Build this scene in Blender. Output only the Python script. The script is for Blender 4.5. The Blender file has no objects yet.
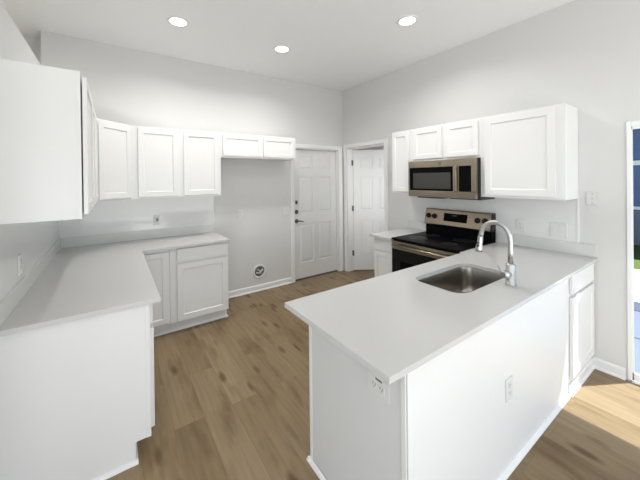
import bpy, bmesh, math, random
from mathutils import Vector, Matrix
S = bpy.context.scene
COL = S.collection
random.seed(7)

# ------------------------------------------------------------------ camera
cam_d = bpy.data.cameras.new('camera'); cam = bpy.data.objects.new('camera', cam_d); COL.objects.link(cam)
a, pi_, ro = (math.radians(v) for v in (34.096, -0.28, -0.666))
F = Vector((math.sin(a)*math.cos(pi_), math.cos(a)*math.cos(pi_), math.sin(pi_)))
R0 = Vector((math.cos(a), -math.sin(a), 0)); U0 = R0.cross(F)
R = R0*math.cos(ro) + U0*math.sin(ro); U = -R0*math.sin(ro) + U0*math.cos(ro)
M3 = Matrix((R, U, -F)).transposed()
cam.matrix_world = Matrix.Translation((-3.256, -3.874, 1.58)) @ M3.to_4x4()
cam_d.sensor_width = 36; cam_d.lens = 293.206*36/640
cam_d.shift_x = (320-312.729)/640; cam_d.shift_y = (179.912-240)/640
cam_d.clip_start = .02
S.camera = cam

# ------------------------------------------------------------------ world, sun, daylight, exposure
w = bpy.data.worlds.new('sky'); S.world = w; w.use_nodes = True
nt = w.node_tree; bg = nt.nodes['Background']
sky = nt.nodes.new('ShaderNodeTexSky'); sky.sky_type = 'NISHITA'; sky.sun_disc = False
sky.sun_elevation = math.radians(55); sky.sun_rotation = math.radians(100); sky.air_density = 1.0; sky.dust_density = .5
nt.links.new(sky.outputs[0], bg.inputs[0]); bg.inputs[1].default_value = .14

def lamp(name, kind, loc, direction, energy, color=(1,1,1), size=None, size_y=None, spread=None):
    d = bpy.data.lights.new(name, kind); d.energy = energy; d.color = color
    o = bpy.data.objects.new(name, d); COL.objects.link(o); o.location = loc
    o.rotation_euler = Vector(direction).to_track_quat('-Z', 'Y').to_euler()
    if kind == 'AREA':
        d.shape = 'RECTANGLE'; d.size = size; d.size_y = size_y or size
        if spread: d.spread = spread
    return o
EL = math.radians(62.85)
sun = lamp('sun', 'SUN', (6, -6, 9), (-.868*math.cos(EL), .496*math.cos(EL), -math.sin(EL)), 12.5, (1, .985, .96))
sun.data.angle = math.radians(1.2)
# daylight through the windows of the living room behind the camera
lamp('daylight_rear', 'AREA', (-2.6, -7.35, 1.1), (0, 1, .06), 90, (.95, .97, 1), 5.4, 1.7)
lamp('daylight_side', 'AREA', (-6.3, -5.0, 1.6), (1, 0, 0), 56, (.93, .965, 1), 3.4, 2.2)
lamp('daylight_slider', 'AREA', (-.03, -5.0, 1.05), (-1, 0, .1), 2.5, (.97, .985, 1), 3.0, 1.9)
lamp('ceiling_fill', 'AREA', (-3.0, -5.9, .05), (0, .1, 1), 155, (.96, .975, 1), 5, 2.6)  # added upward fill to brighten the ceiling, standing for a sunlit floor
lamp('alcove_fill', 'AREA', (-5.2, -1.2, 2.95), (0, 0, -1), 50, (1, .98, .95), .4)  # unseen lamp added to lift the dark alcove
lamp('pantry_door_fill', 'AREA', (.45, -1.5, 1.5), (.1, 1, 0), 5, (.97, .98, 1), .5, 1.6, math.radians(110))  # unseen lamp added to brighten the open pantry door
S.view_settings.view_transform = 'Standard'; S.view_settings.look = 'None'
S.view_settings.exposure = 0.06; S.view_settings.gamma = 1; S.view_settings.use_curve_mapping = False

# ------------------------------------------------------------------ materials
def lin(c):
    return tuple(((v/255)/12.92 if v/255 <= .04045 else ((v/255+.055)/1.055)**2.4) for v in c)
def mat(name, col, rough=.5, metal=0, bump=0, bscale=200, coat=0, var=0, vscale=3, spec=.5):
    m = bpy.data.materials.new(name); m.use_nodes = True
    n = m.node_tree; b = n.nodes['Principled BSDF']
    b.inputs['Base Color'].default_value = (*col, 1); b.inputs['Roughness'].default_value = rough
    b.inputs['Metallic'].default_value = metal; b.inputs['Coat Weight'].default_value = coat
    b.inputs['Specular IOR Level'].default_value = spec
    tc = n.nodes.new('ShaderNodeTexCoord')
    if bump:
        ns = n.nodes.new('ShaderNodeTexNoise'); ns.inputs['Scale'].default_value = bscale; ns.inputs['Detail'].default_value = 2
        bp = n.nodes.new('ShaderNodeBump'); bp.inputs['Strength'].default_value = bump; bp.inputs['Distance'].default_value = .002
        n.links.new(tc.outputs['Object'], ns.inputs['Vector']); n.links.new(ns.outputs[0], bp.inputs['Height'])
        n.links.new(bp.outputs[0], b.inputs['Normal'])
    v = n.nodes.new('ShaderNodeTexNoise'); v.inputs['Scale'].default_value = vscale; v.inputs['Detail'].default_value = 3
    n.links.new(tc.outputs['Object'], v.inputs['Vector'])
    mx = n.nodes.new('ShaderNodeMix'); mx.data_type = 'RGBA'
    k = var if var else .01
    mx.inputs['A'].default_value = (*[c*(1-k) for c in col], 1); mx.inputs['B'].default_value = (*[min(1, c*(1+k)) for c in col], 1)
    n.links.new(v.outputs[0], mx.inputs['Factor']); n.links.new(mx.outputs['Result'], b.inputs['Base Color'])
    return m
M = {}
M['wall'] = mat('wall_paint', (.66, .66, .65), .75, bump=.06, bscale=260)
M['ceiling'] = mat('ceiling_paint', (.86, .865, .86), .85, bump=.08, bscale=160)
M['trim'] = mat('trim_paint', (.80, .80, .79), .4)
M['door'] = mat('door_paint', (.74, .74, .73), .42)
M['cabinet'] = mat('cabinet_paint', (.77, .77, .76), .38)
M['gloss'] = mat('backsplash_gloss', (.74, .74, .735), .1, coat=.3)
M['plate'] = mat('plate_plastic', (.70, .70, .685), .35)
M['slot'] = mat('slot_dark', (.05, .05, .05), .5)
M['steel'] = mat('brushed_steel', (.345, .295, .225), .3, 1, var=.04, vscale=8)
M['sinksteel'] = mat('sink_steel', (.37, .345, .31), .27, 1, var=.05, vscale=10)
M['chrome'] = mat('brushed_nickel', (.53, .53, .525), .33, 1)
M['blackglass'] = mat('black_glass', (.005, .005, .006), .16, spec=.06)
M['blackglass'].node_tree.nodes['Principled BSDF'].inputs['IOR'].default_value = 1.16
M['black'] = mat('black_enamel', (.007, .007, .007), .3, spec=.15)
M['screen'] = mat('oven_screen', (.04, .04, .034), .25)
M['burner'] = mat('burner_print', (.014, .014, .014), .3, spec=.05)
M['knob'] = mat('knob_dark', (.018, .009, .008), .4, spec=.2)
M['bronze'] = mat('dark_nickel', (.16, .15, .14), .35, .9)
M['ventgrey'] = mat('vent_duct', (.20, .20, .20), .5, .3, var=.5, vscale=30)
M['vinyl'] = mat('vinyl_white', (.85, .86, .86), .35)
M['concrete'] = mat('concrete', (.72, .71, .68), .9, bump=.3, bscale=40, var=.06)
M['porch'] = mat('porch_slab_shade', (.125, .15, .20), .8, bump=.3, bscale=40, var=.06)  # blue-grey base colour stands for shade on the near concrete
M['grass'] = mat('lawn_grass', (.075, .105, .018), .95, bump=1, bscale=60, var=.35, vscale=14)
M['blue'] = mat('blue_siding', (.10, .16, .31), .7)
M['shadow'] = mat('shadow_slab', (.06, .075, .11), .8)  # patio shadow put into the slab colour
M['bluegrey'] = mat('blue_grey_base', (.15, .19, .26), .8)
M['roof'] = mat('roof_shingle', (.12, .12, .13), .9, var=.3, vscale=9)
M['printed'] = mat('printed_grey', (.35, .35, .36), .6)
m = bpy.data.materials.new('lamp_lens'); m.use_nodes = True
b = m.node_tree.nodes['Principled BSDF']; b.inputs['Emission Color'].default_value = (1, .97, .92, 1); b.inputs['Emission Strength'].default_value = 5
M['lens'] = m
m = bpy.data.materials.new('window_glass'); m.use_nodes = True; n = m.node_tree; n.nodes.clear()
o_ = n.nodes.new('ShaderNodeOutputMaterial'); mx = n.nodes.new('ShaderNodeMixShader'); tr = n.nodes.new('ShaderNodeBsdfTransparent'); gl = n.nodes.new('ShaderNodeBsdfGlossy')
fr = n.nodes.new('ShaderNodeLayerWeight'); pw = n.nodes.new('ShaderNodeMath'); pw.operation = 'POWER'; pw.inputs[1].default_value = 4; gl.inputs['Roughness'].default_value = .0
tr.inputs[0].default_value = (.93, .96, .97, 1)
n.links.new(fr.outputs['Facing'], pw.inputs[0]); n.links.new(pw.outputs[0], mx.inputs[0]); n.links.new(tr.outputs[0], mx.inputs[1]); n.links.new(gl.outputs[0], mx.inputs[2]); n.links.new(mx.outputs[0], o_.inputs[0])
M['glass'] = m

# pale quartz with tiny flecks
m = mat('quartz', (.57, .566, .556), .2); n = m.node_tree; b = n.nodes['Principled BSDF']
tc = n.nodes.new('ShaderNodeTexCoord'); vo = n.nodes.new('ShaderNodeTexVoronoi'); vo.inputs['Scale'].default_value = 150
cr = n.nodes.new('ShaderNodeValToRGB'); cr.color_ramp.elements[0].position = .05; cr.color_ramp.elements[0].color = (.44, .43, .41, 1)
cr.color_ramp.elements[1].position = .16; cr.color_ramp.elements[1].color = (.57, .566, .556, 1)
n.links.new(tc.outputs['Object'], vo.inputs['Vector']); n.links.new(vo.outputs['Distance'], cr.inputs[0]); n.links.new(cr.outputs[0], b.inputs['Base Color'])
M['quartz'] = m
M['upstand'] = mat('quartz_upstand_lit', (.65, .65, .64), .25)  # same quartz, lightened to imitate light on the upstands

# oak-look vinyl planks running away from the camera (world Y)
m = bpy.data.materials.new('plank_floor'); m.use_nodes = True; n = m.node_tree; b = n.nodes['Principled BSDF']; L = n.links.new
def N(t): return n.nodes.new('ShaderNode'+t)
tc = N('TexCoord'); sp = N('SeparateXYZ'); cb = N('CombineXYZ'); L(tc.outputs['Object'], sp.inputs[0]); L(sp.outputs['Y'], cb.inputs['X']); L(sp.outputs['X'], cb.inputs['Y'])
br = N('TexBrick'); br.offset = .37; br.offset_frequency = 2; br.squash = 1
for k_, v_ in (('Scale', 1), ('Brick Width', 1.35), ('Row Height', .185), ('Mortar Size', .0012), ('Mortar Smooth', .2), ('Bias', 0)): br.inputs[k_].default_value = v_
br.inputs['Mortar Size'].default_value = .0009
br.inputs['Color1'].default_value = (0, 0, 0, 1); br.inputs['Color2'].default_value = (1, 1, 1, 1); br.inputs['Mortar'].default_value = (.5, .5, .5, 1)
L(cb.outputs[0], br.inputs['Vector'])
tone = N('ValToRGB'); e = tone.color_ramp.elements
e[0].color = (.197, .134, .066, 1); e[1].color = (.288, .210, .122, 1); L(br.outputs['Color'], tone.inputs[0])
# grain: noise stretched along the plank, shifted per plank
addv = N('VectorMath'); addv.operation = 'ADD'; mul = N('VectorMath'); mul.operation = 'SCALE'; mul.inputs['Scale'].default_value = 7.3
L(br.outputs['Color'], mul.inputs[0]); L(cb.outputs[0], addv.inputs[0]); L(mul.outputs[0], addv.inputs[1])
mp = N('Mapping'); mp.inputs['Scale'].default_value = (1.6, 26, 1); L(addv.outputs[0], mp.inputs[0])
g = N('TexNoise'); g.inputs['Scale'].default_value = 1.4; g.inputs['Detail'].default_value = 5; g.inputs['Distortion'].default_value = .6; L(mp.outputs[0], g.inputs['Vector'])
gr = N('ValToRGB'); gr.color_ramp.elements[0].position = .3; gr.color_ramp.elements[0].color = (.84, .84, .84, 1); gr.color_ramp.elements[1].position = .7; gr.color_ramp.elements[1].color = (1.08, 1.08, 1.08, 1); L(g.outputs[0], gr.inputs[0])
m1 = N('Mix'); m1.data_type = 'RGBA'; m1.blend_type = 'MULTIPLY'; m1.inputs['Factor'].default_value = 1; L(tone.outputs[0], m1.inputs['A']); L(gr.outputs[0], m1.inputs['B'])
# broad cloudy patches and darker knots
mp2 = N('Mapping'); mp2.inputs['Scale'].default_value = (1.5, 6, 1); L(addv.outputs[0], mp2.inputs[0])
k2 = N('TexNoise'); k2.inputs['Scale'].default_value = 1.5; k2.inputs['Detail'].default_value = 3; L(mp2.outputs[0], k2.inputs['Vector'])
kr = N('ValToRGB'); kr.color_ramp.elements[0].position = .28; kr.color_ramp.elements[0].color = (.66, .58, .48, 1); kr.color_ramp.elements[1].position = .50; kr.color_ramp.elements[1].color = (1, 1, 1, 1); L(k2.outputs[0], kr.inputs[0])
m2 = N('Mix'); m2.data_type = 'RGBA'; m2.blend_type = 'MULTIPLY'; m2.inputs['Factor'].default_value = 1; L(m1.outputs['Result'], m2.inputs['A']); L(kr.outputs[0], m2.inputs['B'])
mp3 = N('Mapping'); mp3.inputs['Scale'].default_value = (2.6, 7.5, 1); L(addv.outputs[0], mp3.inputs[0])
vo = N('TexVoronoi'); vo.inputs['Scale'].default_value = .9; L(mp3.outputs[0], vo.inputs['Vector'])
vr = N('ValToRGB'); vr.color_ramp.elements[0].position = .10; vr.color_ramp.elements[0].color = (.48, .40, .31, 1); vr.color_ramp.elements[1].position = .23; vr.color_ramp.elements[1].color = (1, 1, 1, 1); L(vo.outputs['Distance'], vr.inputs[0])
m3 = N('Mix'); m3.data_type = 'RGBA'; m3.blend_type = 'MULTIPLY'; m3.inputs['Factor'].default_value = 1; L(m2.outputs['Result'], m3.inputs['A']); L(vr.outputs[0], m3.inputs['B'])
mo = N('Mix'); mo.data_type = 'RGBA'; mo.inputs['B'].default_value = (.165, .112, .060, 1); L(br.outputs['Fac'], mo.inputs['Factor']); L(m3.outputs['Result'], mo.inputs['A'])
L(mo.outputs['Result'], b.inputs['Base Color']); b.inputs['Roughness'].default_value = .42; b.inputs['Specular IOR Level'].default_value = .35
M['floor'] = m

# ------------------------------------------------------------------ mesh helpers
def box(bm, x0, x1, y0, y1, z0, z1, bev=0):
    t = bmesh.new()
    bmesh.ops.create_cube(t, size=1)
    for v in t.verts:
        v.co = Vector(((x0+x1)/2+v.co.x*(x1-x0), (y0+y1)/2+v.co.y*(y1-y0), (z0+z1)/2+v.co.z*(z1-z0)))
    if bev: bmesh.ops.bevel(t, geom=t.edges[:], offset=bev, segments=2, affect='EDGES', profile=.5)
    me = bpy.data.meshes.new('t'); t.to_mesh(me); t.free(); bm.from_mesh(me); bpy.data.meshes.remove(me)
def prism(bm, pts, z0, z1):
    """polygon in the xy plane extruded up"""
    lo = [bm.verts.new((x, y, z0)) for x, y in pts]; hi = [bm.verts.new((x, y, z1)) for x, y in pts]
    bm.faces.new(lo[::-1]); bm.faces.new(hi)
    for i in range(len(pts)):
        j = (i+1) % len(pts); bm.faces.new((lo[i], lo[j], hi[j], hi[i]))
def extrude_profile(bm, prof, axis, c0, c1):
    """profile polygon (p, z) swept along axis; 'x': p is y, 'y': p is x"""
    def pt(p, z, c): return (c, p, z) if axis == 'x' else (p, c, z)
    A = [bm.verts.new(pt(p, z, c0)) for p, z in prof]; B = [bm.verts.new(pt(p, z, c1)) for p, z in prof]
    bm.faces.new(A); bm.faces.new(B[::-1])
    for i in range(len(prof)):
        j = (i+1) % len(prof); bm.faces.new((A[j], A[i], B[i], B[j]))
def tube(bm, pts, rad, seg=16, cap=True):
    pts = [Vector(p) for p in pts]; rad = rad if isinstance(rad, (list, tuple)) else [rad]*len(pts)
    rings = []; prev = None
    for i, p in enumerate(pts):
        t = (pts[min(i+1, len(pts)-1)]-pts[max(i-1, 0)]).normalized()
        if prev is None:
            nrm = t.orthogonal().normalized()
        else:
            nrm = (prev-t*prev.dot(t)).normalized()
        prev = nrm; bn = t.cross(nrm)
        rings.append([bm.verts.new(p+(nrm*math.cos(2*math.pi*k/seg)+bn*math.sin(2*math.pi*k/seg))*rad[i]) for k in range(seg)])
    for r0, r1 in zip(rings, rings[1:]):
        for k in range(seg):
            f = bm.faces.new((r0[k], r0[(k+1) % seg], r1[(k+1) % seg], r1[k])); f.smooth = True
    if cap: bm.faces.new(rings[0][::-1]); bm.faces.new(rings[-1])
def lathe(bm, prof, c, axis='z', seg=28):
    """prof: (radius, height) pairs turned about an axis through c"""
    c = Vector(c); rings = []
    for r, h in prof:
        ring = []
        for k in range(seg):
            t = 2*math.pi*k/seg; u, v = r*math.cos(t), r*math.sin(t)
            d = {'z': (u, v, h), 'y': (u, h, v), 'x': (h, u, v)}[axis]
            ring.append(bm.verts.new(c+Vector(d)))
        rings.append(ring)
    for r0, r1 in zip(rings, rings[1:]):
        for k in range(seg):
            f = bm.faces.new((r0[k], r0[(k+1) % seg], r1[(k+1) % seg], r1[k])); f.smooth = True
    bm.faces.new(rings[0][::-1]); bm.faces.new(rings[-1])
def rrect(x0, x1, y0, y1, r, seg=8):
    out = []
    for cx, cy, a0 in ((x1-r, y0+r, -90), (x1-r, y1-r, 0), (x0+r, y1-r, 90), (x0+r, y0+r, 180)):
        for k in range(seg+1):
            t = math.radians(a0+90*k/seg); out.append((cx+r*math.cos(t), cy+r*math.sin(t)))
    return out
def obj(name, bm, m, parent=None, label=None, smooth=False):
    bmesh.ops.recalc_face_normals(bm, faces=bm.faces[:])
    me = bpy.data.meshes.new(name); bm.to_mesh(me); bm.free(); me.materials.append(M[m] if isinstance(m, str) else m)
    o = bpy.data.objects.new(name, me); COL.objects.link(o)
    if parent: o.parent = parent
    if label: o['label'] = label
    return o
def bxo(name, dims, m, parent=None, bev=0, label=None):
    bm = bmesh.new(); box(bm, *dims, bev); return obj(name, bm, m, parent, label)
def tag(o, label=None, cat=None, group=None, kind=None):
    if label: o['label'] = label
    if cat: o['category'] = cat
    if group: o['group'] = group
    if kind: o['kind'] = kind
    return o
def thing(name, label, cat, loc=(0, 0, 0), rz=0, group=None):
    o = bpy.data.objects.new(name, None); COL.objects.link(o); o.location = loc; o.rotation_euler = (0, 0, math.radians(rz))
    o.empty_display_size = .1
    return tag(o, label, cat, group)
def struct(name, bm, m, parent=None, label=None):
    o = obj(name, bm, m, parent)
    if not parent: o['kind'] = 'structure'
    if label and not parent: o['label'] = label
    return o
def bms(*dims):
    bm = bmesh.new()
    for d in dims: box(bm, *d)
    return bm

# ------------------------------------------------------------------ setting
H = 3.068; XL = -3.723; XO = -3.836; YR = -7.6; XG = -6.6; LED = 2.50
PY0, PY1, PH = -.095, -.935, 2.075          # pantry opening in the right wall
SY0, SY1, SH = -3.362, -6.2, 1.985         # sliding glass door in the right wall
DX0, DX1, DH = -.985, -.115, 2.05          # door opening in the back wall
struct('floor', bms((XG, .13, YR, .12, -.12, 0), (.13, 1.3, -1.6, .12, -.12, 0)), 'floor', label='wood-look vinyl plank floor')
struct('ceiling', bms((XG, .13, YR-.1, .5, H, H+.15), (.13, 1.3, -1.6, .12, H, H+.15)), 'ceiling', label='flat white ceiling')
struct('wall_back', bms((XO, DX0, 0, .12, 0, H), (DX1, 0, 0, .12, 0, H), (DX0, DX1, 0, .12, DH, H)), 'wall')
struct('wall_right', bms((0, .13, PY0, .12, 0, H), (0, .13, PY1, PY0, PH, H), (0, .13, SY0, PY1, 0, H), (0, .13, SY1, SY0, SH, H), (0, .13, YR, SY1, 0, H)), 'wall')
struct('wall_left', bms((XO, XL, -2.5, 0, 0, LED)), 'wall')
struct('wall_alcove', bms((XG, XO-.001, .26, .38, 0, H), (XO-.001, XO+.1, .12, .38, 0, H)), 'wall')
struct('wall_light_block', bms((XG, XO, -2.5, -2.38, 0, H), (XO, XL, -2.5, -2.38, LED, H)), 'wall')  # unseen wall, put in so light reaches the alcove only over the ledge
struct('wall_side', bms((XG-.12, XG, YR, -6.8, 0, H), (XG-.12, XG, -6.8, -3.2, 0, .45), (XG-.12, XG, -6.8, -3.2, 2.75, H), (XG-.12, XG, -3.2, .38, 0, H)), 'wall')
struct('wall_rear', bms((XG, -5.4, YR-.12, YR, 0, H), (-5.4, .13, YR-.12, YR, 0, .25), (-5.4, .13, YR-.12, YR, 2.85, H), (.1, .13, YR-.12, YR, .25, 2.85)), 'wall')
struct('wall_closet', bms((1.3, 1.42, -1.6, .12, 0, H), (.13, 1.3, -1.72, -1.6, 0, H), (.13, 1.3, 0, .12, 0, H)), 'wall')
def plain_window(name, x0, x1, y0, y1, z0, z1, axis):
    bm = bmesh.new(); f = .06
    if axis == 'x':
        for d in ((x0, x1, y0, y1, z0, z0+f), (x0, x1, y0, y1, z1-f, z1), (x0, x0+f, y0, y1, z0, z1), (x1-f, x1, y0, y1, z0, z1), ((x0+x1)/2-f/2, (x0+x1)/2+f/2, y0, y1, z0, z1)): box(bm, *d)
        g_ = (x0+f, x1-f, (y0+y1)/2-.003, (y0+y1)/2+.003, z0+f, z1-f)
    else:
        for d in ((x0, x1, y0, y1, z0, z0+f), (x0, x1, y0, y1, z1-f, z1), (x0, x1, y0, y0+f, z0, z1), (x0, x1, y1-f, y1, z0, z1), (x0, x1, (y0+y1)/2-f/2, (y0+y1)/2+f/2, z0, z1)): box(bm, *d)
        g_ = ((x0+x1)/2-.003, (x0+x1)/2+.003, y0+f, y1-f, z0+f, z1-f)
    o = struct(name, bm, 'vinyl'); bxo('window_pane', g_, 'glass', o)
plain_window('window_2', -5.4, .1, YR-.09, YR-.03, .25, 2.85, 'x')
plain_window('window_3', XG-.09, XG-.03, -6.8, -3.2, .45, 2.75, 'y')

# baseboards
def bb_prof(p0, s, h=.085):  # s: direction away from wall
    return [(p0, 0), (p0+s*.024, 0), (p0+s*.022, .012), (p0+s*.013, .02), (p0+s*.013, h-.014), (p0+s*.006, h), (p0, h)]
bm = bmesh.new(); extrude_profile(bm, bb_prof(0, -1), 'x', -2.2, -1.05); struct('baseboard_back', bm, 'trim')
bm = bmesh.new(); extrude_profile(bm, bb_prof(0, -1), 'y', SY0+.01, -3.162); extrude_profile(bm, bb_prof(0, -1), 'y', YR, SY1-.07); extrude_profile(bm, bb_prof(0, -1), 'y', -1.35, -1.005)
struct('baseboard_right', bm, 'trim')
bm = bmesh.new(); extrude_profile(bm, bb_prof(XL, 1), 'y', -2.5, -1.975); struct('baseboard_left', bm, 'trim')

# casings
def casing_box(bm, dims): box(bm, *dims, .004)
bm = bmesh.new()
casing_box(bm, (DX0-.065, DX0-.005, -.018, 0, 0, DH+.065)); casing_box(bm, (DX1+.005, DX1+.085, -.018, 0, 0, DH+.065)); casing_box(bm, (DX0-.005, DX1+.005, -.018, 0, DH+.005, DH+.065))
box(bm, DX0-.001, DX0+.012, 0, .12, 0, DH); box(bm, DX1-.012, DX1+.001, 0, .12, 0, DH); box(bm, DX0, DX1, 0, .12, DH-.012, DH+.001)
struct('trim_1', bm, 'trim', label='white casing and jamb of the closed panel door')
bm = bmesh.new()
casing_box(bm, (-.018, 0, PY0+.005, PY0+.065, 0, PH+.065)); casing_box(bm, (-.018, 0, PY1-.065, PY1-.005, 0, PH+.065)); casing_box(bm, (-.018, 0, PY1-.005, PY0+.005, PH+.005, PH+.065))
box(bm, 0, .13, PY0-.014, PY0+.001, 0, PH); box(bm, 0, .13, PY1-.001, PY1+.014, 0, PH); box(bm, 0, .13, PY1, PY0, PH-.014, PH+.001)
struct('trim_2', bm, 'trim', label='white casing and jamb of the pantry doorway')
struct('trim_3', bms((DX0+.012, DX1-.012, .02, .12, 0, .012)), 'bronze', label='door threshold')

# six panel doors; local: hinge at x=0, slab runs +x, front face at y=0 looking -y
def six_panel(name, wd, ht, th=.038):
    bm = bmesh.new(); st = .115 if wd > .8 else .11; mu = .105
    box(bm, 0, wd, .010, th-.010, 0, ht)
    pw = (wd-2*st-mu)/2; rows = ((.245, .845), (1.02, 1.595), (1.715, 1.925))
    for y0, y1 in ((0, .0101), (th-.0101, th)):
        box(bm, 0, st, y0, y1, 0, ht); box(bm, wd-st, wd, y0, y1, 0, ht); box(bm, st+pw, st+pw+mu, y0, y1, 0, ht)
        z = 0
        for r0, r1 in rows + ((ht, ht),):
            box(bm, st, st+pw, y0, y1, z, r0); box(bm, st+pw+mu, wd-st, y0, y1, z, r0); z = r1
    for r0, r1 in rows:
        for x0 in (st, st+pw+mu):
            for s in (0, 1):
                # raised field with sloping edges
                yb, yt = (.0101, .002) if s == 0 else (th-.0101, th-.002)
                i0, i1 = .012, .036
                A = [bm.verts.new(p) for p in ((x0+i0, yb, r0+i0), (x0+pw-i0, yb, r0+i0), (x0+pw-i0, yb, r1-i0), (x0+i0, yb, r1-i0))]
                B = [bm.verts.new(p) for p in ((x0+i1, yt, r0+i1), (x0+pw-i1, yt, r0+i1), (x0+pw-i1, yt, r1-i1), (x0+i1, yt, r1-i1))]
                bm.faces.new(B)
                for k in range(4): bm.faces.new((A[k], A[(k+1) % 4], B[(k+1) % 4], B[k]))
    return obj(name, bm, 'door')
d1 = six_panel('door_1', DX1-DX0-.030, DH-.03); d1.location = (DX0+.015, .05, .014); d1['kind'] = 'structure'; d1['label'] = 'closed white six-panel door with lever handle and two locks'
bm = bmesh.new(); lathe(bm, [(.033, 0), (.033, -.008), (.026, -.014)], (.055, 0, .905), 'y'); tube(bm, [(.055, -.01, .905), (.055, -.045, .905)], .011)
tube(bm, [(.055, -.045, .905), (.085, -.05, .908), (.125, -.05, .903), (.165, -.047, .893)], [.012, .010, .009, .007])
obj('door_lever', bm, 'bronze', d1, 'dark metal lever handle')
bm = bmesh.new(); lathe(bm, [(.031, 0), (.031, -.012), (.024, -.022)], (.055, 0, 1.05), 'y'); box(bm, .051, .059, -.034, -.02, 1.032, 1.068, .002); obj('deadbolt', bm, 'bronze', d1, 'dark round deadbolt')
bm = bmesh.new(); box(bm, .038, .072, -.006, 0, 1.168, 1.228, .003); tube(bm, [(.055, -.004, 1.215), (.055, -.03, 1.215)], .009); tube(bm, [(.055, -.02, 1.19), (.06, -.034, 1.19)], .008); obj('night_latch', bm, 'bronze', d1, 'small dark swing lock')

d2 = six_panel('door_2', .76, 2.044); d2['kind'] = 'structure'; d2['label'] = 'open white six-panel pantry door on dark hinges'
d2.location = (.118, -.125, .012); d2.rotation_euler = (0, 0, math.radians(-33))
for z in (.29, 1.05, 1.825):
    bm = bmesh.new(); tube(bm, [(-.006, -.004, z-.045), (-.006, -.004, z+.045)], .008, 10); box(bm, -.034, -.006, -.001, .001, z-.044, z+.044); box(bm, -.004, .0005, 0, .03, z-.044, z+.044)
    obj('hinge', bm, 'bronze', d2, 'dark metal hinge')
bm = bmesh.new(); tube(bm, [(.70, -.02, .92), (.70, 0, .92)], .026); tube(bm, [(.70, -.05, .92), (.70, -.02, .92)], [.026, .012]); obj('door_knob', bm, 'bronze', d2)

# sliding glass door in the right wall
bm = bmesh.new(); fx0, fx1 = -.010, .012; f = .026
box(bm, fx0, fx1, SY0-f, SY0, 0, SH, .003); box(bm, fx0, fx1, SY1, SY1+f, 0, SH, .003); box(bm, fx0, fx1, SY1+f, SY0-f, SH-.04, SH, .003); box(bm, fx0, .13, SY1, SY0, -.02, .012, .002)
w1 = struct('window_1', bm, 'vinyl', label='sliding glass door with white frame')
mid = (SY0+SY1)/2
for nm, ya, yb, xa in (('sliding_panel', SY0-f, mid-.03, -.008), ('sliding_panel', mid+.03, SY1+f, .006)):
    bm = bmesh.new(); s_ = .006; y0, y1 = min(ya, yb), max(ya, yb)
    box(bm, xa, xa+.014, y0, y0+.05, .018, SH-.04); box(bm, xa, xa+.014, y1-s_, y1, .018, SH-.04); box(bm, xa, xa+.014, y0, y1, .018, .075); box(bm, xa, xa+.014, y0, y1, SH-.06, SH-.04)
    p = obj(nm, bm, 'vinyl', w1); bxo('window_pane', (xa+.004, xa+.010, y0+.05, y1-s_, .075, SH-.06), 'glass', p)

# glossy backsplash sheets above the counters
bm = bms((XL+.0005, XL+.008, -1.98, -.008, 1.009, 1.384), (XL+.0005, -2.20, -.008, -.0005, 1.009, 1.384))
struct('trim_4', bm, 'gloss', label='glossy white backsplash in the corner')
bm = bms((-.008, -.0005, -1.665, -1.345, 1.009, 1.384), (-.008, -.0005, -2.445, -1.665, .80, 1.384), (-.008, -.0005, -3.07, -2.445, 1.009, 1.384))
struct('trim_5', bm, 'gloss', label='glossy white backsplash behind the range')
bm = bms((-2.20, -2.192, -.010, -.0005, 1.009, 1.384), (-.011, -.0005, -3.082, -3.07, 1.009, 1.384), (-2.20, -2.192, -.010, -.0005, 1.0, 1.01))
struct('trim_6', bm, 'trim', label='white edge strips of the backsplash')

# ------------------------------------------------------------------ cabinets
def shaker(name, x0, x1, z0, z1, yf, parent, rail=.052, th=.019, gap=.0015):
    """recessed-panel door whose back lies on local plane y=yf, front at yf-th"""
    bm = bmesh.new(); y0, y1 = yf-th, yf-gap
    box(bm, x0, x0+rail, y0, y1, z0, z1, .0018); box(bm, x1-rail, x1, y0, y1, z0, z1, .0018)
    box(bm, x0+rail-.001, x1-rail+.001, y0, y1, z0, z0+rail, .0018); box(bm, x0+rail-.001, x1-rail+.001, y0, y1, z1-rail, z1, .0018)
    o = obj(name, bm, 'cabinet', parent)
    bm = bmesh.new(); xa, xb, za, zb = x0+rail-.002, x1-rail+.002, z0+rail-.002, z1-rail+.002
    box(bm, xa, xb, y0+.009, y1-.001, za, zb)
    # small sloping bead round the panel
    bd = .010
    A = [(xa, y0+.003, za), (xb, y0+.003, za), (xb, y0+.003, zb), (xa, y0+.003, zb)]
    B = [(xa+bd, y0+.0089, za+bd), (xb-bd, y0+.0089, za+bd), (xb-bd, y0+.0089, zb-bd), (xa+bd, y0+.0089, zb-bd)]
    A = [bm.verts.new(p) for p in A]; B = [bm.verts.new(p) for p in B]
    for k in range(4): bm.faces.new((A[k], A[(k+1) % 4], B[(k+1) % 4], B[k]))
    obj('door_panel', bm, 'cabinet', o)
    return o
def slabfront(name, x0, x1, z0, z1, yf, parent, th=.019):
    bm = bmesh.new(); box(bm, x0, x1, yf-th, yf-.0015, z0, z1, .003)
    return obj(name, bm, 'cabinet', parent)
def carcass(parent, wd, z0, z1, d, name='carcass', bottom_recess=True):
    bm = bmesh.new()
    if bottom_recess:
        box(bm, 0, wd, -d, -.002, z0+.012, z1, .001); box(bm, 0, .016, -d, -.002, z0, z0+.013); box(bm, wd-.016, wd, -d, -.002, z0, z0+.013); box(bm, .016, wd-.016, -d, -d+.019, z0, z0+.013)
    else:
        box(bm, 0, wd, -d, -.002, z0, z1, .001)
    return obj(name, bm, 'cabinet', parent)
UB, UT, UD = 1.385, 2.148, .327
GU = 'white wall cabinets'
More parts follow.
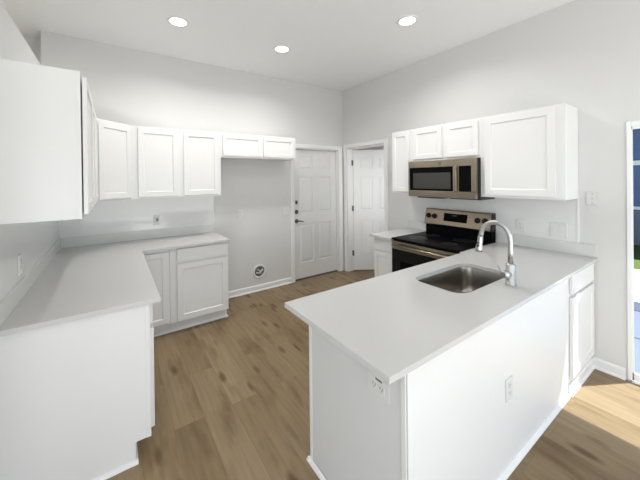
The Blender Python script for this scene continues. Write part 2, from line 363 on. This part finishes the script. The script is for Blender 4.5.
def upper(label, loc, rz, wd, zb, doors, zt=UT, th=.019, gap=.0015, strip=None):
    """origin: left rear corner as seen from the front, at wall; local front looks -y"""
    c = thing('wall_cabinet', label, 'cabinet', (loc[0], loc[1], zb), rz, GU)
    carcass(c, wd, 0, zt-zb, UD)
    for x0, x1, r in doors: shaker('door', x0, x1, .022, zt-zb-.022, -UD, c, r, th, gap)
    if strip is not None: bxo('face_frame_edge', (strip[0], strip[1], -UD-.0005, -UD+.02, 0, zt-zb), 'cabinet', c, .0006)
    return c
upper('white two-door wall cabinet above the back counter, ending at the fridge space', (-3.105, 0), 0, .915, UB, ((.056, .442, .052), (.497, .888, .052)))
upper('short white two-door wall cabinet over the empty fridge space, beside the closed door', (-2.19, 0), 0, 1.05, 1.845, ((.024, .525, .045), (.553, 1.026, .045)))
upper('narrow single-door white wall cabinet next to the pantry doorway', (0, -1.355), -90, .305, UB, ((.016, .262, .048),))
upper('short white two-door wall cabinet directly above the microwave', (0, -1.66), -90, .78, 1.765, ((.022, .385, .05), (.424, .762, .05)))
upper('wide single-door white wall cabinet with exposed end, above the outlets by the faucet', (0, -2.44), -90, .639, UB, ((.042, .583, .055),), strip=(.639, .6415))
upper('large white wall cabinet nearest the camera with a bare end panel', (XL, -1.948), 90, .565, UB, ((.018, .545, .052),), th=.026, gap=.006, strip=(-.0025, 0))
upper('white wall cabinet on the left wall seen edge-on beside the corner cabinet', (XL, -1.383), 90, .773, UB, ((.022, .375, .052), (.395, .752, .052)), th=.022)
# diagonal corner wall cabinet
c = thing('wall_cabinet', 'diagonal corner wall cabinet with one white door', 'cabinet', (XL, 0, UB), 0, GU)
bm = bmesh.new(); prism(bm, [(.002, -.002), (.002, -.61), (UD+.0, -.61), (.618, -UD), (.618, -.002)][::1], .006, UT-UB)
obj('carcass', bm, 'cabinet', c)
P0 = Vector((UD, -.61, 0)); P1 = Vector((.618, -UD, 0)); Ld = (P1-P0).length
dn = shaker('door', .022, Ld-.022, .022, UT-UB-.022, 0, c, .052); dn.location = P0; dn.rotation_euler = (0, 0, math.atan2(P1.y-P0.y, P1.x-P0.x))

# base cabinets
BT = .883; TK = .115; TR = .075
GB = 'white base cabinets'
def base_box(parent, wd, d, toe=True):
    bm = bmesh.new()
    box(bm, 0, wd, -d, -.002, TK, BT, .001); box(bm, 0, wd, -(d-TR), -.002, 0, TK)
    o = obj('carcass', bm, 'cabinet', parent)
    return o
def shoe(parent, segs):
    bm = bmesh.new()
    for ax, p0, s, c0, c1 in segs:
        extrude_profile(bm, [(p0, 0), (p0+s*.017, 0), (p0+s*.016, .008), (p0+s*.01, .016), (p0, .02)], ax, c0, c1)
    obj('shoe_moulding', bm, 'trim', parent)
# left run
BD = .619
c = thing('base_cabinet', 'white base cabinet nearest the camera with a plain end panel and notched toe kick', 'cabinet', (XL, -1.95, 0), 90, GB)
base_box(c, .99, BD+.006)
bxo('face_frame_edge', (-.009, -.006, -BD-.0065, -BD+.016, TK, BT), 'cabinet', c, .0006)
bxo('end_panel', (-.006, 0, -BD-.006, -.002, TK, BT), 'cabinet', c); bxo('end_panel_foot', (-.006, 0, -(BD-TR), -.002, 0, TK), 'cabinet', c)
for x0, x1 in ((.03, .475), (.515, .96)):
    slabfront('drawer_front', x0, x1, .735, BT-.02, -BD-.006, c); shaker('door', x0, x1, TK+.02, .715, -BD-.006, c, .052, .023)
shoe(c, (('y', -.006, -1, 0, 0),) if 0 else (('x', -(BD-TR), -1, 0, .99), ('y', -.006, -1, -(BD-TR)-.016, -.002)))
# corner base
c = thing('base_cabinet', 'white corner base cabinet with a full-height door under the counter corner', 'cabinet', (XL, 0, 0), 0, GB)
bm = bmesh.new(); xk, yk = .611, -.585
prism(bm, [(.002, -.002), (.002, -.959), (xk, -.959), (xk, yk), (.921, yk), (.921, -.002)], TK, BT)
prism(bm, [(.002, -.002), (.002, -.959), (xk-TR, -.959), (xk-TR, yk+TR), (.921, yk+TR), (.921, -.002)], 0, TK)
obj('carcass', bm, 'cabinet', c)
shaker('door', xk+.03, .905, TK+.02, BT-.03, yk, c, .05)
dd = shaker('door', .02, .325, TK+.02, BT-.03, 0, c, .05); dd.location = (xk, -.959+.02, 0); dd.rotation_euler = (0, 0, math.radians(90))
shoe(c, (('x', yk+TR, -1, xk-TR+.016, .921),))
# back base with one drawer
c = thing('base_cabinet', 'white base cabinet with one drawer over one door, facing the walkway beside the fridge space', 'cabinet', (-2.80, 0, 0), 0, GB)
base_box(c, .60, .585)
slabfront('drawer_front', .066, .592, .735, BT-.012, -.585, c); shaker('door', .066, .592, TK+.012, .715, -.585, c, .058)
shoe(c, (('x', -(.585-TR), -1, 0, .60), ('y', .60, 1, -(.585-TR)-.016, -.06)))
# beside the range
c = thing('base_cabinet', 'narrow white base cabinet between the range and the pantry doorway', 'cabinet', (0, -1.355, 0), -90, GB)
base_box(c, .305, .665)
slabfront('drawer_front', .018, .287, .735, BT-.012, -.665, c); shaker('door', .018, .287, TK+.012, .715, -.665, c, .048)
shoe(c, (('x', -(.665-TR), -1, 0, .305), ('y', 0, -1, -(.665-TR)-.016, -.025)))
# peninsula body: faces the range side, flat panels on the room side
PX0, PX1, PYn, PYf = -2.36, -.575, -3.155, -2.505
c = thing('peninsula_cabinet', 'long white peninsula base under the sink counter with flat back and end panels', 'cabinet', (PX0, PYn, 0))
wd, dp = PX1-PX0, PYf-PYn
bm = bmesh.new(); box(bm, .013, wd, .013, dp, TK, .66); box(bm, .013, wd, .013, dp-TR, 0, TK)
box(bm, .013, .50, .013, dp, .66, BT); box(bm, 1.64, wd, .013, dp, .66, BT); box(bm, .50, 1.64, dp-.03, dp, .66, BT); box(bm, .50, 1.64, .013, .045, .66, BT)
obj('carcass', bm, 'cabinet', c)
bxo('back_panel', (.013, wd, 0, .012, 0, BT), 'cabinet', c, .0005)
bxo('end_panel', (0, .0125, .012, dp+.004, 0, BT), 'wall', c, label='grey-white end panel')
bxo('corner_strip', (-.005, 0, -.003, .018, 0, BT), 'cabinet', c, .001); bxo('corner_strip', (-.005, 0, dp-.018, dp+.004, 0, BT), 'cabinet', c, .001)
shoe(c, (('x', 0, -1, -.02, wd), ('y', -.005, -1, -.016, dp+.016), ('x', dp+.004, 1, -.02, .012)))
for i, (x0, x1) in enumerate(((.03, .42), (.47, .86), (.88, 1.27), (1.30, 1.76))):
    q = shaker('door', -(x1), -(x0), TK+.02, .72 if i in (0, 3) else BT-.03, 0, c); q.rotation_euler = (0, 0, math.pi); q.location = (0, dp, 0)
    if i in (0, 3):
        q = slabfront('drawer_front', -x1, -x0, .735, BT-.02, 0, c); q.rotation_euler = (0, 0, math.pi); q.location = (0, dp, 0)
# end base cabinet on the room side, against the right wall
c = thing('base_cabinet', 'white base cabinet with drawer and door at the wall end of the peninsula', 'cabinet', (PX1, PYf, 0), 0, GB)
cw = -PX1-.003
bm = bmesh.new(); box(bm, .001, cw, -(PYf-PYn), -.02, .095, BT, .001); box(bm, .001, cw, -(PYf-PYn)+.001, -.02, 0, .095); obj('carcass', bm, 'cabinet', c)
slabfront('drawer_front', .03, cw-.012, .722, BT-.014, -(PYf-PYn), c, .022); shaker('door', .03, cw-.012, .118, .698, -(PYf-PYn), c, .055, .022)
bm = bmesh.new(); extrude_profile(bm, bb_prof(-(PYf-PYn), -1, .075), 'x', .001, cw-.014); obj('kick_board', bm, 'trim', c)

# ------------------------------------------------------------------ countertops
CT0, CT1 = BT, .908
def slab(bm, outer, holes=(), z0=CT0, z1=CT1):
    t = bmesh.new(); edges = []
    for lp in (outer,)+tuple(holes):
        vs = [t.verts.new((x, y, z0)) for x, y in lp]
        edges += [t.edges.new((vs[i], vs[(i+1) % len(vs)])) for i in range(len(vs))]
    r = bmesh.ops.triangle_fill(t, use_beauty=True, use_dissolve=False, edges=edges)
    fs = [f for f in r['geom'] if isinstance(f, bmesh.types.BMFace)]
    ex = bmesh.ops.extrude_face_region(t, geom=fs)
    for v in ex['geom']:
        if isinstance(v, bmesh.types.BMVert): v.co.z = z1
    bmesh.ops.recalc_face_normals(t, faces=t.faces[:])
    me = bpy.data.meshes.new('t'); t.to_mesh(me); t.free(); bm.from_mesh(me); bpy.data.meshes.remove(me)
c = thing('countertop', 'L-shaped pale quartz countertop in the corner under the wall cabinets', 'countertop', (XL, 0, CT0), 0, 'quartz countertops')
bm = bmesh.new(); slab(bm, [(.001, -.001), (.001, -1.989), (.679, -1.989), (.679, -.63), (1.535, -.63), (1.535, -.001)], (), 0, CT1-CT0); obj('slab', bm, 'quartz', c)
bm = bmesh.new(); box(bm, .001, .021, -1.989, -.001, .0252, .126, .0012); box(bm, .0212, 1.513, -.021, -.001, .0252, .126, .0012); obj('upstand', bm, 'upstand', c)
c = thing('countertop', 'small pale quartz countertop between the range and the pantry doorway', 'countertop', (0, -1.34, CT0), 0, 'quartz countertops')
bm = bmesh.new(); slab(bm, [(-.73, 0), (-.73, -.325), (-.001, -.325), (-.001, 0)], (), 0, CT1-CT0); obj('slab', bm, 'quartz', c)
bxo('upstand', (-.021, -.001, -.325, 0, .0252, .126), 'upstand', c, .0012)
c = thing('countertop', 'long pale quartz peninsula countertop with the sink cut-out', 'countertop', (0, 0, CT0), 0, 'quartz countertops')
SX0, SX1, SYa, SYb = -1.635, -.985, -2.975, -2.625
bm = bmesh.new(); slab(bm, [(-2.498, -3.2), (-.001, -3.2), (-.001, -2.443), (-.715, -2.443), (-.715, -2.467), (-2.498, -2.467)], (rrect(SX0, SX1, SYa, SYb, .085),), 0, CT1-CT0); obj('slab', bm, 'quartz', c)
bxo('upstand', (-.021, -.001, -3.19, -2.445, .0252, .126), 'upstand', c, .0012)

# sink
c = thing('sink', 'undermounted stainless steel sink with rounded corners', 'sink', ((SX0+SX1)/2, (SYa+SYb)/2, CT0-.205))
hx, hy = (SX1-SX0)/2, (SYb-SYa)/2
bm = bmesh.new(); rings = []
for ins, z, r in ((-.022, .2045, .10), (-.002, .2045, .087), (.0, .198, .085), (.004, .08, .082), (.010, .03, .08), (.022, .010, .075), (.045, .001, .06), (.09, -.002, .05)):
    rings.append([bm.verts.new((x, y, z)) for x, y in rrect(-hx+ins, hx-ins, -hy+ins, hy-ins, r)])
for r0, r1 in zip(rings, rings[1:]):
    for k in range(len(r0)):
        f_ = bm.faces.new((r0[k], r0[(k+1) % len(r0)], r1[(k+1) % len(r0)], r1[k])); f_.smooth = True
bm.faces.new(rings[-1])
o = obj('bowl', bm, 'sinksteel', c); sm = o.modifiers.new('thickness', 'SOLIDIFY'); sm.thickness = .0015; sm.offset = 0
bm = bmesh.new(); lathe(bm, [(.044, .0), (.044, .003), (.038, .004), (.034, .001), (.010, .001), (.009, .006)], (0, 0, -.001)); obj('drain', bm, 'chrome', c)

# faucet
fxc, fyc = -1.222, -3.053
c = thing('faucet', 'tall brushed nickel gooseneck pull-down faucet beside the sink', 'faucet', (fxc, fyc, CT1+.0006))
bm = bmesh.new(); lathe(bm, [(.031, 0), (.031, .004), (.027, .006), (.027, .120), (.022, .128), (.016, .130)], (0, 0, 0)); obj('body', bm, 'chrome', c)
bm = bmesh.new(); pts = [(0, 0, .12), (0, 0, .2), (0, 0, .275)]; rc = .088
for k in range(1, 15):
    t = math.radians(12.3*k); pts.append((0, rc-rc*math.cos(t), .275+rc*math.sin(t)*1.12))
pts.append((0, pts[-1][1]+.004, pts[-1][2]-.02))
tube(bm, pts, .0145, 18); obj('gooseneck', bm, 'chrome', c)
e0 = Vector(pts[-1]); dn_ = Vector((0, .13, -1)).normalized()
bm = bmesh.new(); tube(bm, [e0+dn_*-.004, e0+dn_*.004, e0+dn_*.05, e0+dn_*.085, e0+dn_*.10], [.0150, .0155, .017, .023, .024], 18); obj('spray_head', bm, 'chrome', c)
bm = bmesh.new(); pz = e0+dn_*.05+Vector((-.018, .0, 0)); box(bm, pz.x-.006, pz.x+.004, pz.y-.006, pz.y+.008, pz.z-.018, pz.z-.002, .002); box(bm, pz.x-.006, pz.x+.004, pz.y-.006, pz.y+.008, pz.z+.002, pz.z+.014, .002); obj('spray_button', bm, 'slot', c, 'dark spray buttons')
bm = bmesh.new(); tube(bm, [(-.012, .004, .062), (-.042, .016, .064), (-.054, .020, .064)], [.024, .024, .016], 18); tube(bm, [(-.044, .022, .070), (-.045, .036, .090), (-.047, .058, .114)], [.008, .006, .0045], 10); obj('lever_handle', bm, 'chrome', c)

# ------------------------------------------------------------------ range (local: x along width seen from the front, front looks -y)
RW = .762
c = thing('range', 'freestanding black and stainless electric range under the microwave', 'range', (0, -1.671, 0), -90)
RD = .69
bm = bmesh.new(); box(bm, .002, RW-.002, -RD, -.02, .10, .898); box(bm, .03, RW-.03, -RD+.06, -.05, .02, .10)
for fx in (.05, RW-.05):
    for fy in (-RD+.09, -.09): lathe(bm, [(.02, 0), (.02, .02)], (fx, fy, 0), seg=12)
obj('body', bm, 'black', c)
bm = bmesh.new(); box(bm, 0, RW, -RD-.03, -.095, .898, .917, .004)
obj('cooktop', bm, 'blackglass', c)
for bx_, by_, br_ in ((.20, -.52, .10), (.56, -.52, .08), (.20, -.25, .08), (.56, -.25, .105)):
    bm = bmesh.new(); lathe(bm, [(br_, .9171), (br_, .9174), (br_-.004, .9175)], (bx_, by_, 0), seg=36); obj('burner_ring', bm, 'burner', c, 'faint grey burner circle')
bm = bmesh.new(); box(bm, .004, RW-.004, -RD-.028, -RD, .80, .885, .003)
o = obj('door_top_rail', bm, 'steel', c)
d = bxo('oven_door', (.004, RW-.004, -RD-.03, -RD, .235, .80), 'black', c, .004)
bxo('oven_window', (.12, RW-.12, -RD-.032, -RD-.028, .36, .68), 'blackglass', d, .001)
bm = bmesh.new(); tube(bm, [(.04, -RD-.068, .846), (RW-.04, -RD-.068, .846)], .012, 14)
for hx_ in (.07, RW-.07): tube(bm, [(hx_, -RD-.068, .846), (hx_, -RD-.024, .846)], .009, 10)
obj('door_handle', bm, 'steel', d)
dr = bxo('storage_drawer', (.004, RW-.004, -RD-.03, -RD, .10, .225), 'steel', c, .004)
# backguard: black riser then a leaning steel control panel
bxo('riser', (0, RW, -.095, -.02, .898, 1.03), 'blackglass', c, .003)
bm = bmesh.new(); extrude_profile(bm, [(-.018, 1.018), (-.122, 1.018), (-.128, 1.03), (-.088, 1.192), (-.078, 1.200), (-.018, 1.200)], 'x', .006, RW-.006); bg_ = obj('control_panel', bm, 'steel', c)
for x0, x1 in ((0, .006), (RW-.006, RW)):
    bm = bmesh.new(); extrude_profile(bm, [(-.016, 1.016), (-.117, 1.016), (-.124, 1.028), (-.086, 1.190), (-.076, 1.201), (-.016, 1.201)], 'x', x0, x1); obj('end_cap', bm, 'black', c, 'black end cap')
def on_panel(z):  # y of panel face at height z
    return -.128+(z-1.03)*(.040/.162)
nrm = Vector((0, -.162, .040)).normalized()*1
def tilt(name, x0, x1, z0, z1, m, t=.002, parent=c):
    bm = bmesh.new()
    A = [Vector((x, on_panel(z), z)) for x, z in ((x0, z0), (x1, z0), (x1, z1), (x0, z1))]
    lo = [bm.verts.new(p-Vector((0, -.9*.003, 0))) for p in A]; hi = [bm.verts.new(p+Vector((0, -t, t*.2))) for p in A]
    bm.faces.new(hi); bm.faces.new(lo[::-1])
    for k in range(4): bm.faces.new((lo[k], lo[(k+1) % 4], hi[(k+1) % 4], hi[k]))
    return obj(name, bm, m, parent)
ds = tilt('display', .245, .515, 1.075, 1.165, 'blackglass')
tilt('display_digits', .345, .40, 1.135, 1.150, 'screen', .0028, ds)
for kx in (.050, .128, .625, .70):
    kz = 1.118; p0 = Vector((kx, on_panel(kz), kz))
    bm = bmesh.new(); tube(bm, [p0, p0+nrm*.008, p0+nrm*.0081, p0+nrm*.026, p0+nrm*.030], [.030, .030, .024, .022, .018], 20)
    q = obj('knob', bm, 'knob', c)
    bm = bmesh.new(); pt = p0+nrm*.030; box(bm, pt.x-.0035, pt.x+.0035, pt.y-.006, pt.y+.004, pt.z-.018, pt.z+.018, .0015); obj('knob_grip', bm, 'knob', q)

# ------------------------------------------------------------------ microwave
MW, MD = .772, .412; MZ0, MZ1 = 1.364, 1.762
c = thing('microwave', 'stainless over-the-range microwave with black window under the short cabinet', 'microwave', (0, -1.6655, MZ0), -90)
mh = MZ1-MZ0
bm = bmesh.new(); box(bm, 0, MW, -MD+.03, -.012, .006, mh, .002); obj('body', bm, 'black', c)
bm = bmesh.new(); yf0, yf1 = -MD, -MD+.0295; dx = .592
box(bm, 0, dx, yf0, yf1, mh-.075, mh, .002); box(bm, 0, dx, yf0, yf1, .0, .068, .002); box(bm, 0, .018, yf0, yf1, .06, mh-.07); box(bm, .543, dx, yf0, yf1, .06, mh-.07)
dr = obj('door', bm, 'steel', c)
bxo('door_window', (.0175, .544, yf0+.003, yf1-.002, .067, mh-.074), 'blackglass', dr); bxo('window_screen', (.065, .515, yf0+.0015, yf0+.004, .09, mh-.135), 'screen', dr)
bm = bmesh.new(); box(bm, .556, .590, yf0-.022, yf0-.012, .07, mh-.08, .003); box(bm, .566, .58, yf0-.013, yf0+.001, .085, .105); box(bm, .566, .58, yf0-.013, yf0+.001, mh-.12, mh-.10); obj('door_handle', bm, 'steel', dr)
bm = bmesh.new(); lathe(bm, [(.017, 0), (.017, -.002), (.015, -.003)], (.395, yf0, mh-.036), 'y', 20); bd_ = obj('badge', bm, 'bronze', dr, 'round dark badge')
bm = bmesh.new()
for dx_ in (-.004, .004):
    lathe(bm, [(.0035, -.003), (.0035, -.0036), (.002, -.0037)], (.395+dx_, yf0, mh-.036), 'y', 12)
obj('badge_letters', bm, 'chrome', bd_)
bm = bmesh.new(); box(bm, dx+.002, MW, yf0, yf1, mh-.075, mh, .002); box(bm, dx+.002, MW, yf0, yf1, 0, .068, .002); box(bm, MW-.045, MW, yf0, yf1, .06, mh-.07); box(bm, dx+.002, dx+.012, yf0, yf1, .06, mh-.07)
cp = obj('control_frame', bm, 'steel', c)
bxo('control_pad', (dx+.0115, MW-.044, yf0+.003, yf1-.002, .067, mh-.074), 'blackglass', cp)
bm = bmesh.new(); box(bm, .10, .40, -MD+.03, -.05, -.016, .007, .002); box(bm, .45, MW-.005, -MD+.10, -.03, -.016, .007, .002); obj('vent_grille', bm, 'slot', c)

# ------------------------------------------------------------------ wall plates
GP = 'white electrical wall plates'
def plate(name, label, loc, rz, wd, ht, kind, cat='outlet', extra=None):
    """local front looks -y, origin at plate centre on its surface"""
    c = thing(name, label, cat, loc, rz, GP)
    bm = bmesh.new(); box(bm, -wd/2, wd/2, -.006, 0, -ht/2, ht/2, .0025); obj('cover_plate', bm, 'plate', c)
    if kind in ('outlet', 'outlet_h'):
        for s in (-1, 1):
            cx_, cz_ = (0, s*.02) if kind == 'outlet' else (s*.02, 0)
            bm = bmesh.new(); box(bm, cx_-.0165, cx_+.0165, -.008, -.005, cz_-.014, cz_+.014, .002); rc_ = obj('receptacle', bm, 'plate', c)
            bm = bmesh.new(); box(bm, cx_-.008, cx_-.0055, -.0085, -.0075, cz_-.001, cz_+.008); box(bm, cx_+.0055, cx_+.008, -.0085, -.0075, cz_-.001, cz_+.007); lathe(bm, [(.0025, -.0075), (.0025, -.0085)], (cx_, 0, cz_-.008), 'y', 8); obj('slots', bm, 'slot', rc_)
    else:
        n_ = int(kind[-1])
        for i in range(n_):
            cx_ = (i-(n_-1)/2)*.046
            bm = bmesh.new(); box(bm, cx_-.0165, cx_+.0165, -.0085, -.005, -.033, .033, .002); obj('rocker', bm, 'plate', c)
    return c
plate('wall_outlet', 'white outlet plate in the empty fridge space on the back wall', (-1.842, -.0005, 1.107), 0, .075, .118, 'outlet')
plate('light_switch', 'double white rocker switch beside the closed panel door', (-1.128, -.0005, 1.092), 0, .118, .118, 'sw2', 'switch')
oc = plate('wall_outlet', 'white outlet in the corner backsplash with one dark socket', (-2.846, -.0085, 1.112), 0, .075, .118, 'outlet')
bxo('outlet_plug', (-.012, .012, -.018, -.008, -.012, .022), 'bronze', oc, .003, 'small dark plug')
plate('wall_outlet', 'white outlet on the left wall seen nearly edge-on', (XL+.0085, -1.53, 1.105), 90, .075, .118, 'outlet')
plate('wall_outlet', 'white outlet in the backsplash nearest the range', (-.0085, -2.652, 1.103), -90, .072, .11, 'outlet')
plate('light_switch', 'double white rocker switch in the backsplash above the peninsula counter end', (-.0085, -2.945, 1.103), -90, .122, .12, 'sw2', 'switch')
c = thing('wall_control', 'tall white wall control with three dots, right of the wide wall cabinet', 'switch', (-.0005, -3.163, 1.388), -90, GP)
bm = bmesh.new(); box(bm, -.034, .034, -.009, 0, -.056, .056, .003); obj('cover_plate', bm, 'wall', c)
for dz in (-.038, 0, .038):
    bm = bmesh.new(); lathe(bm, [(.0045, -.0085), (.0045, -.0105)], (.004, 0, dz), 'y', 10); obj('button', bm, 'printed', c)
plate('wall_outlet', 'white outlet low on the flat back panel of the peninsula', (-1.512, PYn-.0005, .437), 0, .075, .118, 'outlet')
oc = plate('wall_outlet', 'white outlet plate on the grey end panel just under the counter corner', (PX0-.0005, -3.022, .719), -90, .118, .082, 'outlet_h')
bxo('test_label', (-.012, .022, -.0085, -.006, .026, .031), 'slot', oc)

# round dryer-style vent
c = thing('wall_vent', 'round white-rimmed vent low in the empty fridge space', 'vent', (-1.568, -.0005, .272))
bm = bmesh.new(); R_ = .098
prof = [(R_, 0), (R_, -.010), (R_-.006, -.014), (R_-.022, -.014), (R_-.026, -.004), (R_-.026, -.001)]
seg = 40; rings = [[bm.verts.new((r*math.cos(2*math.pi*k/seg), h, r*math.sin(2*math.pi*k/seg))) for k in range(seg)] for r, h in prof]
for r0, r1 in zip(rings, rings[1:]):
    for k in range(seg): bm.faces.new((r0[k], r0[(k+1) % seg], r1[(k+1) % seg], r1[k])).smooth = True
obj('rim', bm, 'plate', c)
bm = bmesh.new(); lathe(bm, [(.0725, -.001), (.0725, -.003), (.070, -.004)], (0, 0, 0), 'y', 36)
for r in (.058, .040, .022):
    tube(bm, [(r*math.cos(t*math.pi/16), -.006, r*math.sin(t*math.pi/16)) for t in range(33)], .005, 8, False)
obj('duct', bm, 'ventgrey', c, 'dark grey inside of the vent')
bm = bmesh.new(); tube(bm, [(-.05, -.009, -.01), (-.01, -.014, -.022), (.03, -.012, .004), (.048, -.010, .03)], .008, 10); tube(bm, [(-.03, -.009, .035), (.0, -.012, .012), (.02, -.012, -.035)], .007, 10)
obj('valve_pipe', bm, 'plate', c)

# ------------------------------------------------------------------ ceiling lights
GL = 'recessed ceiling downlights'
spots = ((-2.742, -.893, 'recessed round ceiling light nearest the wall cabinets on the left'),
         (-1.648, -.903, 'recessed round ceiling light in the middle, nearest the closed door'),
         (-.935, -2.078, 'recessed round ceiling light over the peninsula and range side'))
def downlight(label, x, y):
    c = thing('ceiling_light', label, 'light', (x, y, H), 0, GL)
    bm = bmesh.new(); prof = [(.098, 0), (.098, -.004), (.090, -.009), (.076, -.010), (.074, -.004), (.074, -.001)]
    rings = [[bm.verts.new((r*math.cos(2*math.pi*k/36), r*math.sin(2*math.pi*k/36), h)) for k in range(36)] for r, h in prof]
    for r0, r1 in zip(rings, rings[1:]):
        for k in range(36): bm.faces.new((r0[k], r0[(k+1) % 36], r1[(k+1) % 36], r1[k])).smooth = True
    obj('trim_ring', bm, 'trim', c)
    bm = bmesh.new(); lathe(bm, [(.0745, -.001), (.0745, -.004), (.06, -.007)], (0, 0, 0), 'z', 36); obj('lens', bm, 'lens', c)
for x, y, lb in spots:
    downlight(lb, x, y)
    l_ = lamp('downlight_lamp', 'AREA', (x, y, H-.02), (0, 0, -1), 10, (1, .98, .95), .15, None, math.radians(150)); l_.data.shape = 'DISK'

# ------------------------------------------------------------------ outdoors, seen through the sliding door
struct('ground_lawn', bms((4.4, 40, -30, 30, -.3, -.12)), 'grass', label='green lawn beyond the patio')
bm = bms((2.45, 4.4, -9, 3, -.3, -.10)); struct('ground_patio', bm, 'concrete', label='pale concrete patio')
struct('ground_shadow', bms((2.07, 2.44, -9, 3, -.3, -.10)), 'shadow', label='dark strip painted for a shadow between porch and patio')  # darker piece of slab laid in for a shadow on the ground
bm = bms((.135, 1.16, -9, 3, -.3, -.10), (1.18, 2.05, -9, 3, -.3, -.10)); struct('ground_porch', bm, 'porch', label='porch slab painted blue-grey for shade')
c = thing('neighbour_house', 'blue sided house with white trim across the lawn', 'house', (7.2, -2.4, -.12))
bm = bms((0, 7, -5, 9, .9, 3.1)); 
for k in range(15): box(bm, -.018, 0, -5, 9, .9+k*.147, .9+k*.147+.02)
obj('upper_wall', bm, 'blue', c); obj('lower_wall', bms((-.01, 7, -5, 9, 0, .9)), 'bluegrey', c)
bm = bms((-.05, 0, -5, 9, 1.93, 2.04), (-.06, 0, -5, 9, .86, .93)); obj('trim_band', bm, 'vinyl', c)
bm = bms((-.45, 7.4, -5.4, 9.4, 2.86, 2.98)); obj('fascia', bm, 'vinyl', c)
bm = bmesh.new(); extrude_profile(bm, [(-.5, 2.98), (7.5, 2.98), (3.5, 4.9)], 'y', -5.45, 2.5) if 0 else extrude_profile(bm, [(-.5, 2.98), (7.5, 2.98), (3.5, 4.9)], 'y', -5.4, 9.4); obj('roof', bm, 'roof', c)
